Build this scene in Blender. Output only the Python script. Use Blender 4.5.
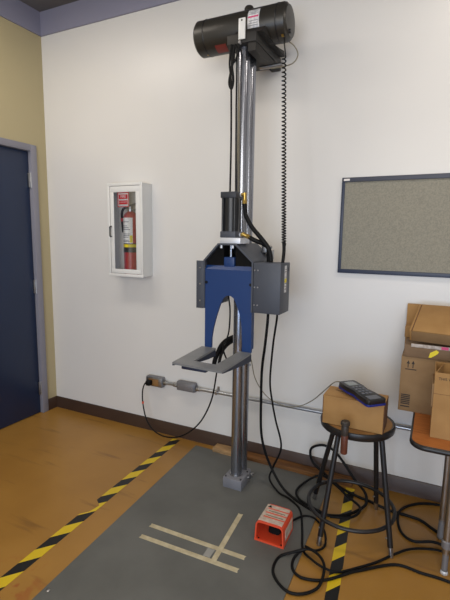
import bpy, bmesh, math, random
from mathutils import Vector, Matrix, Quaternion
random.seed(7)
PI = math.pi
for o in list(bpy.data.objects): bpy.data.objects.remove(o, do_unlink=True)
C = bpy.context.scene.collection
S = bpy.context.scene

# ---------------------------------------------------------------- camera
YAW, PITCH, ROLL, FPX = 0.452242, -0.144514, 0.014365, 430.0
fwd = Vector((-math.sin(YAW)*math.cos(PITCH), math.cos(YAW)*math.cos(PITCH), math.sin(PITCH)))
rt = Vector((math.cos(YAW), math.sin(YAW), 0)); up = rt.cross(fwd)
r2 = math.cos(ROLL)*rt + math.sin(ROLL)*up
u2 = -math.sin(ROLL)*rt + math.cos(ROLL)*up
cam_d = bpy.data.cameras.new('camera'); cam = bpy.data.objects.new('camera', cam_d); C.objects.link(cam)
m = Matrix.Identity(4)
for i in range(3):
    m[i][0] = r2[i]; m[i][1] = u2[i]; m[i][2] = -fwd[i]
m[0][3], m[1][3], m[2][3] = 2.78799, -2.51204, 1.435154
cam.matrix_world = m
cam_d.sensor_fit = 'VERTICAL'; cam_d.sensor_height = 36.0; cam_d.lens = 36.0*FPX/600.0
cam_d.clip_start = 0.05
S.camera = cam

# ---------------------------------------------------------------- light
w = bpy.data.worlds.new('world'); S.world = w; w.use_nodes = True
w.node_tree.nodes['Background'].inputs[0].default_value = (0.60, 0.68, 0.85, 1)
w.node_tree.nodes['Background'].inputs[1].default_value = 0.25
def area(name, loc, rot, sx, sy, power, col):
    d = bpy.data.lights.new(name, 'AREA'); d.shape = 'RECTANGLE'; d.size = sx; d.size_y = sy
    d.energy = power; d.color = col
    o = bpy.data.objects.new(name, d); C.objects.link(o); o.location = loc; o.rotation_euler = rot
    return o
WARM = (1.0, 0.90, 0.78); COOL = (0.68, 0.83, 1.0)
area('ceiling_lamp', (0.65, -1.15, 3.04), (0, 0, 0), 1.2, 0.3, 19, WARM)
area('ceiling_lamp', (3.3, -1.0, 3.04), (0, 0, 0), 1.2, 0.3, 17, WARM)
area('ceiling_lamp', (3.35, -3.3, 3.04), (0, 0, 0), 0.35, 2.6, 12, WARM)
area('ceiling_lamp', (1.2, -3.5, 3.04), (0, 0, 0), 0.35, 2.6, 8, WARM)
area('window_daylight', (3.0, -5.0, 2.15), (PI/2, 0, 0), 3.2, 1.3, 84, (1.0, .965, .90))
area('window_daylight', (3.0, -5.0, .75), (PI/2, 0, 0), 3.2, .9, 62, (.50, .70, 1.0))
S.view_settings.view_transform = 'Standard'; S.view_settings.look = 'None'
S.view_settings.gamma = 1; S.view_settings.use_curve_mapping = False
S.view_settings.exposure = -0.08

# ---------------------------------------------------------------- materials
def lin(c):
    return tuple((x/12.92 if x <= .04045 else ((x+.055)/1.055)**2.4) for x in (v/255.0 for v in c))
def mat(name, rgb, rough=.5, metal=0.0, var=0.0, vscale=8.0, bump=0.0, bscale=60.0, spec=.5, rgb2=None, stretch=None, coat=0.0, emit=0):
    mt = bpy.data.materials.new(name); mt.use_nodes = True
    nt = mt.node_tree; b = nt.nodes['Principled BSDF']
    c = lin(rgb)
    b.inputs['Base Color'].default_value = (*c, 1); b.inputs['Roughness'].default_value = rough
    b.inputs['Metallic'].default_value = metal; b.inputs['Specular IOR Level'].default_value = spec
    b.inputs['Coat Weight'].default_value = coat
    tc = nt.nodes.new('ShaderNodeTexCoord'); mp = nt.nodes.new('ShaderNodeMapping')
    nt.links.new(tc.outputs['Object'], mp.inputs[0])
    if stretch: mp.inputs['Scale'].default_value = stretch
    if var or rgb2:
        n = nt.nodes.new('ShaderNodeTexNoise'); n.inputs['Scale'].default_value = vscale; n.inputs['Detail'].default_value = 6
        nt.links.new(mp.outputs[0], n.inputs['Vector'])
        r = nt.nodes.new('ShaderNodeValToRGB')
        c2 = lin(rgb2) if rgb2 else tuple(x*(1-var) for x in c)
        r.color_ramp.elements[0].color = (*c2, 1); r.color_ramp.elements[1].color = (*c, 1)
        r.color_ramp.elements[0].position = .32; r.color_ramp.elements[1].position = .62
        nt.links.new(n.outputs['Fac'], r.inputs[0]); nt.links.new(r.outputs[0], b.inputs['Base Color'])
    if bump:
        n = nt.nodes.new('ShaderNodeTexNoise'); n.inputs['Scale'].default_value = bscale; n.inputs['Detail'].default_value = 4
        nt.links.new(mp.outputs[0], n.inputs['Vector'])
        bp = nt.nodes.new('ShaderNodeBump'); bp.inputs['Strength'].default_value = bump; bp.inputs['Distance'].default_value = .002
        nt.links.new(n.outputs['Fac'], bp.inputs['Height']); nt.links.new(bp.outputs[0], b.inputs['Normal'])
    return mt
M = {}
M['wall'] = mat('white_wall_paint', (219, 218, 216), .34, var=.03, vscale=1.5, bump=.12, bscale=90)
M['wall_tan'] = mat('tan_wall_paint', (180, 168, 132), .5, var=.03, vscale=2, bump=.12, bscale=90)
M['band'] = mat('grey_lavender_band_paint', (138, 138, 158), .6, var=.03, vscale=3)
M['ceiling'] = mat('grey_ceiling_paint', (104, 102, 104), .8, var=.05, vscale=3)
M['base'] = mat('dark_brown_vinyl', (64, 45, 34), .45, var=.12, vscale=6)
M['door'] = mat('navy_door_paint', (22, 40, 72), .38, var=.08, vscale=4)
M['frame'] = mat('grey_frame_paint', (134, 134, 146), .45)
M['steel'] = mat('satin_steel', (170, 170, 172), .35, 1.0, var=.1, vscale=30)
M['chrome'] = mat('polished_chrome', (150, 153, 162), .22, .92)
M['alu'] = mat('bare_aluminium', (214, 218, 226), .4, .4)
M['conduit'] = mat('galvanised_conduit', (176, 180, 188), .33, .9, var=.1, vscale=20)
M['castbox'] = mat('cast_grey_metal', (134, 134, 138), .5, .5, var=.1, vscale=30)
M['blockgrey'] = mat('grey_painted_block', (118, 119, 126), .5, var=.12, vscale=14)
M['black'] = mat('black_rubber', (7, 7, 9), .6, spec=.25)
M['void'] = mat('matt_black_and_shade', (8, 8, 9), .8, spec=.2)  # treadle's own black; elsewhere painted shade inside housing and pedal guard
M['black_m'] = mat('black_paint_metal', (24, 24, 27), .4, var=.1, vscale=12)
M['motor'] = mat('dark_olive_black_enamel', (44, 42, 38), .38, var=.1, vscale=6)
M['housing'] = mat('grey_powder_coat', (66, 71, 82), .5, var=.06, vscale=20, bump=.1, bscale=300)
M['housing_dark'] = mat('dark_grey_powder_coat', (44, 47, 56), .5)
M['cyl'] = mat('dark_anodised_cylinder', (40, 42, 46), .3, .3)
M['blue'] = mat('blue_powder_coat', (15, 53, 108), .42, var=.05, vscale=10)
M['forksteel'] = mat('brushed_dull_steel', (132, 135, 139), .45, .35, var=.12, vscale=12)
M['navy'] = mat('dark_navy_paint', (24, 34, 58), .5)
M['bracket'] = mat('dark_bracket_paint', (34, 32, 30), .6)
M['brass'] = mat('brass', (186, 156, 84), .35, 1.0)
M['white_e'] = mat('white_enamel', (222, 223, 222), .35)
M['cab_in'] = mat('grey_cabinet_liner', (228, 222, 216), .6, var=.05, vscale=12)
M['red'] = mat('red_enamel', (172, 22, 30), .35)
M['dullred'] = mat('dull_red_label', (120, 44, 36), .6)
M['signred'] = mat('sign_red', (205, 28, 40), .5)
M['white_p'] = mat('white_print', (235, 232, 230), .6)
M['label'] = mat('paper_label', (222, 222, 224), .6, rgb2=(170, 172, 180), vscale=70)
M['yellow'] = mat('yellow_plastic', (226, 206, 30), .5)
M['pink'] = mat('pink_print', (206, 70, 120), .6)
M['cork'] = mat('speckled_tan_cork', (148, 145, 132), .9, rgb2=(130, 128, 118), vscale=140, bump=.3, bscale=200)
M['boardframe'] = mat('slate_blue_frame', (44, 54, 76), .45)
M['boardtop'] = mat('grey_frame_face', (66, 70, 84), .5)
M['mat'] = mat('grey_floor_mat', (100, 101, 98), .55, rgb2=(88, 89, 86), vscale=3.5, bump=.15, bscale=160)
M['tape'] = mat('aged_masking_tape', (196, 186, 156), .6, rgb2=(170, 158, 128), vscale=22)
M['clear'] = mat('glossy_clear_tape', (150, 150, 146), .15)
M['card'] = mat('brown_cardboard', (164, 126, 76), .75, rgb2=(152, 114, 66), vscale=9, bump=.1, bscale=40)
M['card2'] = mat('dull_brown_cardboard', (142, 114, 79), .75, rgb2=(130, 102, 69), vscale=9, bump=.1, bscale=40)
M['card3'] = mat('shaded_cardboard', (124, 100, 76), .8, rgb2=(110, 88, 66), vscale=9)  # brown darkened for the shade the flat box lies in
M['cardedge'] = mat('cardboard_edge', (98, 66, 40), .8)
M['print'] = mat('dark_print', (44, 36, 32), .7)
M['tear'] = mat('torn_white_paper', (190, 182, 176), .7, rgb2=(150, 138, 128), vscale=60)
M['wood_t'] = mat('orange_wood_laminate', (172, 104, 50), .4, rgb2=(150, 86, 38), vscale=10, stretch=(1, 8, 1))
M['wood_s'] = mat('worn_stool_hardboard', (140, 104, 62), .5, rgb2=(120, 84, 48), vscale=10)
M['wood_b'] = mat('stained_batten_wood', (122, 82, 42), .5, rgb2=(84, 54, 28), vscale=8, stretch=(.6, 12, 12))
M['wood_p'] = mat('pale_raw_plywood', (176, 140, 96), .65, rgb2=(120, 96, 66), vscale=9, stretch=(1, 6, 6))
M['grip'] = mat('brown_grip', (104, 56, 40), .5, rgb2=(80, 42, 30), vscale=14)
M['gripcap'] = mat('dark_grip_cap', (52, 46, 42), .5)
M['orange'] = mat('orange_red_plastic', (224, 80, 48), .4, var=.05, vscale=8)
M['pedlabel'] = mat('cream_pedal_label', (206, 192, 178), .6, rgb2=(180, 160, 144), vscale=60)
M['bluep'] = mat('bright_blue_plastic', (18, 34, 116), .4)
M['key'] = mat('grey_keys', (92, 96, 106), .5)
M['screen'] = mat('grey_lcd', (128, 134, 136), .2)
M['cable_tan'] = mat('tan_grey_cable', (128, 122, 104), .5)
M['orangeTag'] = mat('orange_tag', (220, 80, 20), .5)

def floor_mat():
    mt = mat('ochre_epoxy_floor', (164, 121, 55), .36, rgb2=(148, 106, 44), vscale=1.8, bump=.08, bscale=40)
    nt = mt.node_tree; b = nt.nodes['Principled BSDF']
    tc = nt.nodes.new('ShaderNodeTexCoord')
    src = b.inputs['Base Color'].links[0].from_socket
    # scuffs: stretched noise thresholded thin
    mp = nt.nodes.new('ShaderNodeMapping'); mp.inputs['Rotation'].default_value = (0, 0, .7); mp.inputs['Scale'].default_value = (1.2, 9, 1)
    nt.links.new(tc.outputs['Object'], mp.inputs[0])
    n = nt.nodes.new('ShaderNodeTexNoise'); n.inputs['Scale'].default_value = 1.6; n.inputs['Detail'].default_value = 5
    nt.links.new(mp.outputs[0], n.inputs['Vector'])
    r = nt.nodes.new('ShaderNodeValToRGB'); e = r.color_ramp.elements
    e[0].position = .62; e[0].color = (0, 0, 0, 1); e[1].position = .72; e[1].color = (.55, .55, .55, 1)
    nt.links.new(n.outputs['Fac'], r.inputs[0])
    mx = nt.nodes.new('ShaderNodeMix'); mx.data_type = 'RGBA'
    nt.links.new(r.outputs[0], mx.inputs['Factor']); nt.links.new(src, mx.inputs['A']); mx.inputs['B'].default_value = (*lin((112, 78, 40)), 1)
    # reddish stain near the left front of the mat
    g = nt.nodes.new('ShaderNodeTexGradient'); g.gradient_type = 'SPHERICAL'
    mp2 = nt.nodes.new('ShaderNodeMapping'); mp2.vector_type = 'TEXTURE'
    mp2.inputs['Location'].default_value = (1.30, -1.50, 0); mp2.inputs['Scale'].default_value = (.2, .22, .2)
    nt.links.new(tc.outputs['Object'], mp2.inputs[0]); nt.links.new(mp2.outputs[0], g.inputs[0])
    n2 = nt.nodes.new('ShaderNodeTexNoise'); n2.inputs['Scale'].default_value = 16
    nt.links.new(tc.outputs['Object'], n2.inputs['Vector'])
    r2 = nt.nodes.new('ShaderNodeValToRGB'); r2.color_ramp.elements[0].position = .54; r2.color_ramp.elements[1].position = .66
    nt.links.new(n2.outputs['Fac'], r2.inputs[0])
    mm = nt.nodes.new('ShaderNodeMath'); mm.operation = 'MULTIPLY'
    nt.links.new(g.outputs['Fac'], mm.inputs[0]); nt.links.new(r2.outputs[0], mm.inputs[1])
    mx2 = nt.nodes.new('ShaderNodeMix'); mx2.data_type = 'RGBA'
    nt.links.new(mm.outputs[0], mx2.inputs['Factor']); nt.links.new(mx.outputs['Result'], mx2.inputs['A'])
    mx2.inputs['B'].default_value = (*lin((150, 70, 36)), 1)
    nt.links.new(mx2.outputs['Result'], b.inputs['Base Color'])
    return mt
M['floor'] = floor_mat()

def stripe_mat():
    # the tape's own printed pattern: y runs along the tape, x across
    mt = bpy.data.materials.new('hazard_stripe_print'); mt.use_nodes = True
    nt = mt.node_tree; b = nt.nodes['Principled BSDF']; b.inputs['Roughness'].default_value = .45
    tc = nt.nodes.new('ShaderNodeTexCoord'); sp = nt.nodes.new('ShaderNodeSeparateXYZ')
    nt.links.new(tc.outputs['Object'], sp.inputs[0])
    def mth(op, a, bb):
        n = nt.nodes.new('ShaderNodeMath'); n.operation = op
        for i, v in enumerate((a, bb)):
            if isinstance(v, (int, float)): n.inputs[i].default_value = v
            else: nt.links.new(v, n.inputs[i])
        return n.outputs[0]
    t = mth('MULTIPLY_ADD', sp.outputs['X'], -1.15)
    nt.nodes[-1].inputs[2].default_value = 0
    s = mth('ADD', t, sp.outputs['Y'])
    f = mth('FRACT', mth('DIVIDE', s, 0.182), 0)
    g = mth('GREATER_THAN', f, 0.5)
    mx = nt.nodes.new('ShaderNodeMix'); mx.data_type = 'RGBA'
    nt.links.new(g, mx.inputs['Factor'])
    mx.inputs['A'].default_value = (*lin((214, 184, 30)), 1); mx.inputs['B'].default_value = (*lin((20, 20, 20)), 1)
    nt.links.new(mx.outputs['Result'], b.inputs['Base Color'])
    return mt
M['stripe'] = stripe_mat()

def glass_mat():
    mt = bpy.data.materials.new('clear_glass'); mt.use_nodes = True
    nt = mt.node_tree; nt.nodes.clear()
    out = nt.nodes.new('ShaderNodeOutputMaterial'); t = nt.nodes.new('ShaderNodeBsdfTransparent'); g = nt.nodes.new('ShaderNodeBsdfGlossy')
    g.inputs['Roughness'].default_value = .03; t.inputs[0].default_value = (.98, .985, .985, 1)
    f = nt.nodes.new('ShaderNodeFresnel'); f.inputs[0].default_value = 1.5
    mx = nt.nodes.new('ShaderNodeMixShader')
    nt.links.new(f.outputs[0], mx.inputs[0]); nt.links.new(t.outputs[0], mx.inputs[1]); nt.links.new(g.outputs[0], mx.inputs[2])
    nt.links.new(mx.outputs[0], out.inputs[0])
    return mt
M['glass'] = glass_mat()

# ---------------------------------------------------------------- helpers
OFF = {}
XF = [Matrix.Identity(4)]          # world placement applied to meshes while building a rotated thing
def finish(bm, bev=0.0, seg=2):
    if bev:
        es = [e for e in bm.edges if len(e.link_faces) == 2 and e.calc_face_angle(0) > .6]
        bmesh.ops.bevel(bm, geom=es, offset=bev, segments=seg, affect='EDGES', profile=.5)
    return bm
def box(x0, x1, y0, y1, z0, z1, bev=0.0, bm=None, rot=None):
    b = bmesh.new()
    r = bmesh.ops.create_cube(b, size=1)
    for v in b.verts:
        v.co = Vector(((x0+x1)/2+v.co.x*(x1-x0), (y0+y1)/2+v.co.y*(y1-y0), (z0+z1)/2+v.co.z*(z1-z0)))
    finish(b, bev)
    if rot: bmesh.ops.transform(b, matrix=rot, verts=b.verts)
    return join(bm, b)
def join(a, b):
    if a is None: return b
    me = bpy.data.meshes.new('tmp'); b.to_mesh(me); b.free(); a.from_mesh(me); bpy.data.meshes.remove(me)
    return a
def cyl(p0, p1, r0, r1=None, n=32, bm=None, bev=0.0):
    r1 = r0 if r1 is None else r1
    p0, p1 = Vector(p0), Vector(p1); d = p1-p0
    b = bmesh.new()
    bmesh.ops.create_cone(b, cap_ends=True, cap_tris=False, segments=n, radius1=r0, radius2=r1, depth=d.length)
    if bev: finish(b, bev)
    q = Vector((0, 0, 1)).rotation_difference(d)
    bmesh.ops.transform(b, matrix=Matrix.Translation((p0+p1)/2) @ q.to_matrix().to_4x4(), verts=b.verts)
    return join(bm, b)
def lathe(prof, c, axis='Z', n=40, bm=None):
    b = bmesh.new(); rings = []
    for r, h in prof:
        rg = []
        for i in range(n):
            a = 2*PI*i/n
            p = (r*math.cos(a), r*math.sin(a), h) if axis == 'Z' else (h, r*math.cos(a), r*math.sin(a))
            rg.append(b.verts.new(Vector(p)+Vector(c)))
        rings.append(rg)
    for a_, b_ in zip(rings, rings[1:]):
        for i in range(n): b.faces.new((a_[i], a_[(i+1) % n], b_[(i+1) % n], b_[i]))
    b.faces.new(rings[0]); b.faces.new(rings[-1])
    bmesh.ops.recalc_face_normals(b, faces=b.faces)
    return join(bm, b)
def smooth_pts(pts, sub=8, closed=False):
    P = [Vector(p) for p in pts]; out = []; n = len(P)
    for i in range(n if closed else n-1):
        p0 = P[(i-1) % n] if closed or i > 0 else P[0]*2-P[1]
        p1 = P[i]; p2 = P[(i+1) % n]
        p3 = P[(i+2) % n] if closed or i+2 < n else P[-1]*2-P[-2]
        for k in range(sub):
            t = k/sub
            out.append(.5*((2*p1)+(-p0+p2)*t+(2*p0-5*p1+4*p2-p3)*t*t+(-p0+3*p1-3*p2+p3)*t**3))
    if not closed: out.append(P[-1])
    return out
def tube(pts, r, n=10, sub=8, closed=False, bm=None, raw=False):
    P = [Vector(p) for p in pts] if raw else smooth_pts(pts, sub, closed)
    b = bmesh.new(); rings = []; m_ = len(P)
    nrm = None
    for i, p in enumerate(P):
        if closed: t = (P[(i+1) % m_]-P[i-1]).normalized()
        else: t = (P[min(i+1, m_-1)]-P[max(i-1, 0)]).normalized()
        if nrm is None:
            nrm = t.orthogonal().normalized()
        nrm = (nrm-t*nrm.dot(t))
        nrm = nrm.normalized() if nrm.length > 1e-6 else t.orthogonal().normalized()
        bi = t.cross(nrm)
        rings.append([b.verts.new(p+r*(math.cos(2*PI*k/n)*nrm+math.sin(2*PI*k/n)*bi)) for k in range(n)])
    for i in range(m_ if closed else m_-1):
        a_, b_ = rings[i], rings[(i+1) % m_]
        if closed and i == m_-1:      # match the twist at the seam
            j = min(range(n), key=lambda j: (a_[0].co-b_[j].co).length); b_ = b_[j:]+b_[:j]
        for k in range(n): b.faces.new((a_[k], a_[(k+1) % n], b_[(k+1) % n], b_[k]))
    if not closed: b.faces.new(rings[0]); b.faces.new(rings[-1])
    bmesh.ops.recalc_face_normals(b, faces=b.faces)
    return join(bm, b)
def prism(poly, axis, a0, a1, bm=None, bev=0.0, seg=2):
    """poly: 2D outline; axis 'y': poly is (x,z) extruded in y; 'z': (x,y) in z; 'x': (y,z) in x"""
    b = bmesh.new()
    def P(p, a):
        return {'y': (p[0], a, p[1]), 'z': (p[0], p[1], a), 'x': (a, p[0], p[1])}[axis]
    v0 = [b.verts.new(P(p, a0)) for p in poly]; v1 = [b.verts.new(P(p, a1)) for p in poly]
    b.faces.new(v0); b.faces.new(list(reversed(v1))); n = len(poly)
    for i in range(n): b.faces.new((v0[i], v1[i], v1[(i+1) % n], v0[(i+1) % n]))
    bmesh.ops.recalc_face_normals(b, faces=b.faces)
    finish(b, bev, seg)
    return join(bm, b)
def strip(path, axis, a0, a1, th, bm=None):
    """sheet metal bent along an open 2D path, thickness th to the left of travel"""
    outer = [Vector(p) for p in path]; inner = []
    for i, p in enumerate(outer):
        ns = []
        for j in (i-1, i):
            if 0 <= j < len(outer)-1:
                d = (outer[j+1]-outer[j]).normalized(); ns.append(Vector((-d.y, d.x)))
        nn = sum(ns, Vector((0, 0))); nn = nn.normalized()
        k = 1/max(.4, nn.dot(ns[0]))
        inner.append(p+nn*th*k)
    return prism([tuple(p) for p in outer]+[tuple(p) for p in reversed(inner)], axis, a0, a1, bm)
def obj(name, bm, m_, parent=None, smooth=None, label=None):
    if XF[-1] != Matrix.Identity(4): bmesh.ops.transform(bm, matrix=XF[-1], verts=bm.verts)
    off = OFF.get(parent.name, Vector((0, 0, 0))) if parent else None
    me = bpy.data.meshes.new(name)
    if parent is None:
        xs = [v.co for v in bm.verts]
        off = Vector(((min(v.x for v in xs)+max(v.x for v in xs))/2, (min(v.y for v in xs)+max(v.y for v in xs))/2, min(v.z for v in xs)))
        if m_ in (M['floor'],): off = Vector((0, 0, 0))
    for v in bm.verts: v.co -= off
    bm.to_mesh(me); bm.free()
    if m_: me.materials.append(m_)
    o = bpy.data.objects.new(name, me); C.objects.link(o)
    if parent: o.parent = parent
    else: o.location = off
    OFF[o.name] = off
    for p in me.polygons: p.use_smooth = True
    try:
        me.set_sharp_from_angle(angle=smooth if smooth else .6)
    except Exception: pass
    if label: o['label'] = label
    return o
def thing(name, label, cat, loc=(0, 0, 0), group=None):
    o = bpy.data.objects.new(name, None); C.objects.link(o); o.location = loc; o.empty_display_size = .1
    o['label'] = label; o['category'] = cat
    if group: o['group'] = group
    OFF[o.name] = Vector(loc)
    return o
def tag(o, label, cat, group=None):
    o['label'] = label; o['category'] = cat
    if group: o['group'] = group
    return o
def struct(name, bm, m_, parent=None, **k):
    o = obj(name, bm, m_, parent, **k)
    if parent is None: o['kind'] = 'structure'
    return o
def text(name, s, size, m_, parent, loc, rot, ext=.0004, align='CENTER', sx=1.0):
    cu = bpy.data.curves.new(name, 'FONT'); cu.body = s; cu.size = size; cu.extrude = ext; cu.align_x = align; cu.align_y = 'CENTER'
    t = bpy.data.objects.new('tmp_text', cu); C.objects.link(t)
    bpy.context.view_layer.update()
    me = bpy.data.meshes.new_from_object(t.evaluated_get(bpy.context.evaluated_depsgraph_get()))
    bpy.data.objects.remove(t); b = bmesh.new(); b.from_mesh(me); bpy.data.meshes.remove(me)
    bmesh.ops.transform(b, matrix=XF[-1].inverted() @ Matrix.Translation(loc) @ rot.to_4x4() @ Matrix.Diagonal((sx, 1, 1, 1)) if False else Matrix.Translation(loc) @ rot.to_4x4() @ Matrix.Diagonal((sx, 1, 1, 1)), verts=b.verts)
    return obj(name, b, m_, parent)
RF = Matrix.Rotation(PI/2, 3, 'X')            # text facing -y

# ================================================================ SETTING
struct('floor', box(-.1, 5.6, -5.2, .1, -.1, 0), M['floor'])
struct('wall_back', box(-.1, 5.6, 0, .1, 0, 3.07), M['wall'])
struct('wall_left', box(-.1, 0, -5.2, -1.155, 0, 3.07, bm=join(box(-.1, 0, -.115, 0, 0, 3.07), box(-.1, 0, -1.155, -.115, 2.095, 3.07))), M['wall_tan'])
struct('wall_right', box(5.5, 5.6, -5.2, 0, 0, 3.07), M['wall'])
struct('wall_front', box(0, 5.5, -5.2, -5.1, 0, 3.07), M['wall'])
struct('ceiling', box(-.1, 5.6, -5.2, .1, 3.07, 3.17), M['ceiling'])
struct('trim_1', box(.0, 5.5, -.012, 0, 2.905, 3.07), M['band'])
struct('trim_2', box(.0, .012, -5.1, -.012, 2.905, 3.07), M['band'])
struct('baseboard_back', strip([(-.001, 0), (-.014, 0), (-.013, .006), (-.010, .088), (-.007, .092), (-.001, .092)][::-1], 'x', .0, 5.5, .0005) if False else prism([(0, 0), (-.014, 0), (-.011, .012), (-.010, .086), (-.006, .092), (0, .092)], 'x', 0.0, 5.5), M['base'])
struct('baseboard_left', prism([(0, 0), (.014, 0), (.011, .012), (.010, .086), (.006, .092), (0, .092)], 'y', -.104, -.012), M['base'])
# door in the left wall
df = struct('trim_3', box(-.09, .018, -.158, -.104, 0, 2.10, .004,
            bm=join(box(-.09, .018, -1.166, -1.112, 0, 2.10, .004), box(-.09, .018, -1.112, -.158, 2.052, 2.10, .003))), M['frame'])
dr = struct('door_1', box(-.055, -.010, -1.108, -.162, .006, 2.048, .003), M['door'])
for zc in (1.84, 1.035, .21):
    hg = obj('hinge', box(-.010, .003, -.176, -.152, zc-.052, zc+.052, .001), M['steel'], dr)
    obj('hinge_pin', cyl((.006, -.158, zc-.056), (.006, -.158, zc+.056), .006, n=12), M['steel'], hg)
kn = obj('door_knob', lathe([(.03, 0), (.03, .008), (.012, .012), (.012, .04), (.028, .05), (.03, .065), (.018, .075)], (-.01, -1.04, 1.0), 'X'), M['steel'], dr)

# ================================================================ FLOOR ITEMS
tag(obj('floor_mat', prism([(1.392, -.068), (1.490, -2.3), (2.37, -2.3), (2.326, -.095)], 'z', 0, .005), M['mat']), 'large dark grey floor mat under the drop test machine', 'mat')
def hazard(p0, p1, wd, label, nseg=60, tear=None):
    # local y runs along the tape
    p0, p1 = Vector((*p0, 0)), Vector((*p1, 0)); d = p1-p0; L = d.length
    b = bmesh.new(); rows = []
    for i in range(nseg+1):
        y = L*i/nseg; x0 = -wd/2+random.uniform(-.0006, .0006); x1 = wd/2+random.uniform(-.0006, .0006)
        if tear and tear[0] < y < tear[1]: x0 += random.uniform(.012, .052)
        rows.append([b.verts.new((x, y, z)) for x, z in ((x0, 0), (x0, .0009), (x1, .0009), (x1, 0))])
    for a, c in zip(rows, rows[1:]):
        for k in range(4): b.faces.new((a[k], a[(k+1) % 4], c[(k+1) % 4], c[k]))
    b.faces.new(rows[0]); b.faces.new(rows[-1]); bmesh.ops.recalc_face_normals(b, faces=b.faces)
    me = bpy.data.meshes.new('hazard_tape'); b.to_mesh(me); b.free(); me.materials.append(M['stripe'])
    o = bpy.data.objects.new('hazard_tape', me); C.objects.link(o); o.location = p0
    o.rotation_euler = (0, 0, math.atan2(-d.x, d.y))
    return tag(o, label, 'floor tape')
# origin at the near end, local +y towards the wall
HL = hazard((1.290, -2.06), (1.222, -.050), .060, 'yellow and black hazard tape on the floor between the door and the grey mat', tear=(1.08, 1.19))
HR = hazard((2.572, -1.6), (2.444, -.10), .051, 'yellow and black hazard tape on the floor passing under the black stool')
def ftape(name, p0, p1, wd, z, m_, label):
    p0, p1 = Vector(p0), Vector(p1); d = (p1-p0).normalized(); n = Vector((-d.y, d.x))*wd/2
    q = [p0+n, p0-n, p1-n, p1+n]
    # ragged ends
    q2 = [q[0], (q[0]+q[1])/2+d*.004, q[1], q[2], (q[2]+q[3])/2-d*.004, q[3]]
    return tag(obj(name, prism([(v.x, v.y) for v in q2], 'z', z, z+.0008), m_), label, 'floor tape')
ftape('masking_tape', (1.606, -.898), (2.120, -.890), .025, .005, M['tape'], 'pale masking tape strip on the mat, the parallel one nearer the machine base')
ftape('masking_tape', (1.610, -.985), (2.123, -.972), .025, .005, M['tape'], 'pale masking tape strip on the mat, the parallel one nearer the picture bottom')
ftape('masking_tape', (1.975, -.612), (2.000, -.975), .025, .0058, M['tape'], 'pale masking tape strip crossing the two parallel strips toward the orange pedal')
ftape('clear_tape', (1.957, -.905), (1.960, -.965), .035, .0062, M['clear'], 'small glossy clear tape patch beside the crossing of the masking tapes')
# wood battens between mat and wall
bt = tag(obj('wood_batten', box(1.745, 2.45, -.088, -.018, 0, .028, .0008), M['wood_b'], smooth=.2), 'long orange-brown wood batten on the floor between baseboard and mat', 'batten')
bt2 = tag(obj('wood_batten', box(1.535, 1.742, -.093, -.018, 0, .032, .0008), M['wood_p'], smooth=.2), 'short pale raw wood batten left of the machine base by the baseboard', 'batten')
tag(obj('mat_screw', lathe([(.008, 0), (.008, .0015), (.005, .003)], (1.476, -1.418, .005)), M['steel']), 'tiny metal screw head in the front left part of the grey mat', 'screw')

# ================================================================ WALL ITEMS
# fire extinguisher cabinet
X0, X1, YF, Z0, Z1 = .705, .996, -.112, 1.157, 1.790
cb = thing('extinguisher_cabinet', 'white glass-fronted fire extinguisher cabinet mounted on the white wall', 'cabinet', ((X0+X1)/2, 0, Z0))
T = .004
bm = box(X0, X1, YF, -.001, Z1-T, Z1); box(X0, X1, YF, -.001, Z0, Z0+T, bm=bm)
box(X0, X0+T, YF, -.001, Z0+T, Z1-T, bm=bm); box(X1-T, X1, YF, -.001, Z0+T, Z1-T, bm=bm)
obj('casing', bm, M['white_e'], cb)
obj('liner', box(X0+T, X1-T, -.006, -.001, Z0+T, Z1-T), M['cab_in'], cb)
def ring_y(x0, x1, z0, z1, wl, wr, wb, wt, y0, y1, bev=.002):
    b = box(x0, x1, y0, y1, z1-wt, z1, bev); box(x0, x1, y0, y1, z0, z0+wb, bev, bm=b)
    box(x0, x0+wl, y0, y1, z0+wb-.002, z1-wt+.002, bev, bm=b); box(x1-wr, x1, y0, y1, z0+wb-.002, z1-wt+.002, bev, bm=b)
    return b
obj('rim', ring_y(X0-.004, X1+.004, Z0-.004, Z1+.004, .02, .02, .02, .02, YF-.006, YF), M['white_e'], cb)
dd = obj('door', ring_y(X0+.018, X1-.018, Z0+.018, Z1-.018, .030, .036, .030, .040, YF-.003, YF+.004), M['white_e'], cb)
obj('glass_pane', box(X0+.047, X1-.053, YF+.0005, YF+.0025, Z0+.047, Z1-.057), M['glass'], dd)
hd = tube([(X0+.026, YF-.004, 1.50), (X0+.026, YF-.020, 1.497), (X0+.026, YF-.022, 1.485), (X0+.026, YF-.022, 1.445), (X0+.026, YF-.020, 1.433), (X0+.026, YF-.004, 1.43)], .0045, n=8, sub=4)
obj('handle', hd, M['black_m'], dd, label='small dark pull handle')
sg = obj('sign', box(.786, .882, YF+.003, YF+.0042, 1.632, 1.730), M['white_p'], dd, label='red and white notice inside the glass')
yy = YF+.0028
# red frame, two red blocks (facing the room, read through the glass)
b = ring_y(.786, .882, 1.632, 1.730, .005, .005, .005, .005, yy-.0006, yy+.0004, 0)
box(.797, .871, yy-.0006, yy+.0004, 1.686, 1.716, bm=b); box(.797, .871, yy-.0006, yy+.0004, 1.650, 1.676, bm=b)
obj('sign_blocks', b, M['signred'], dd)
text('lettering', 'FIRE', .026, M['white_p'], dd, (.834, yy-.001, 1.702), RF)
text('lettering', 'EXTINGUISHER', .0095, M['white_p'], dd, (.834, yy-.001, 1.665), RF)
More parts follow.
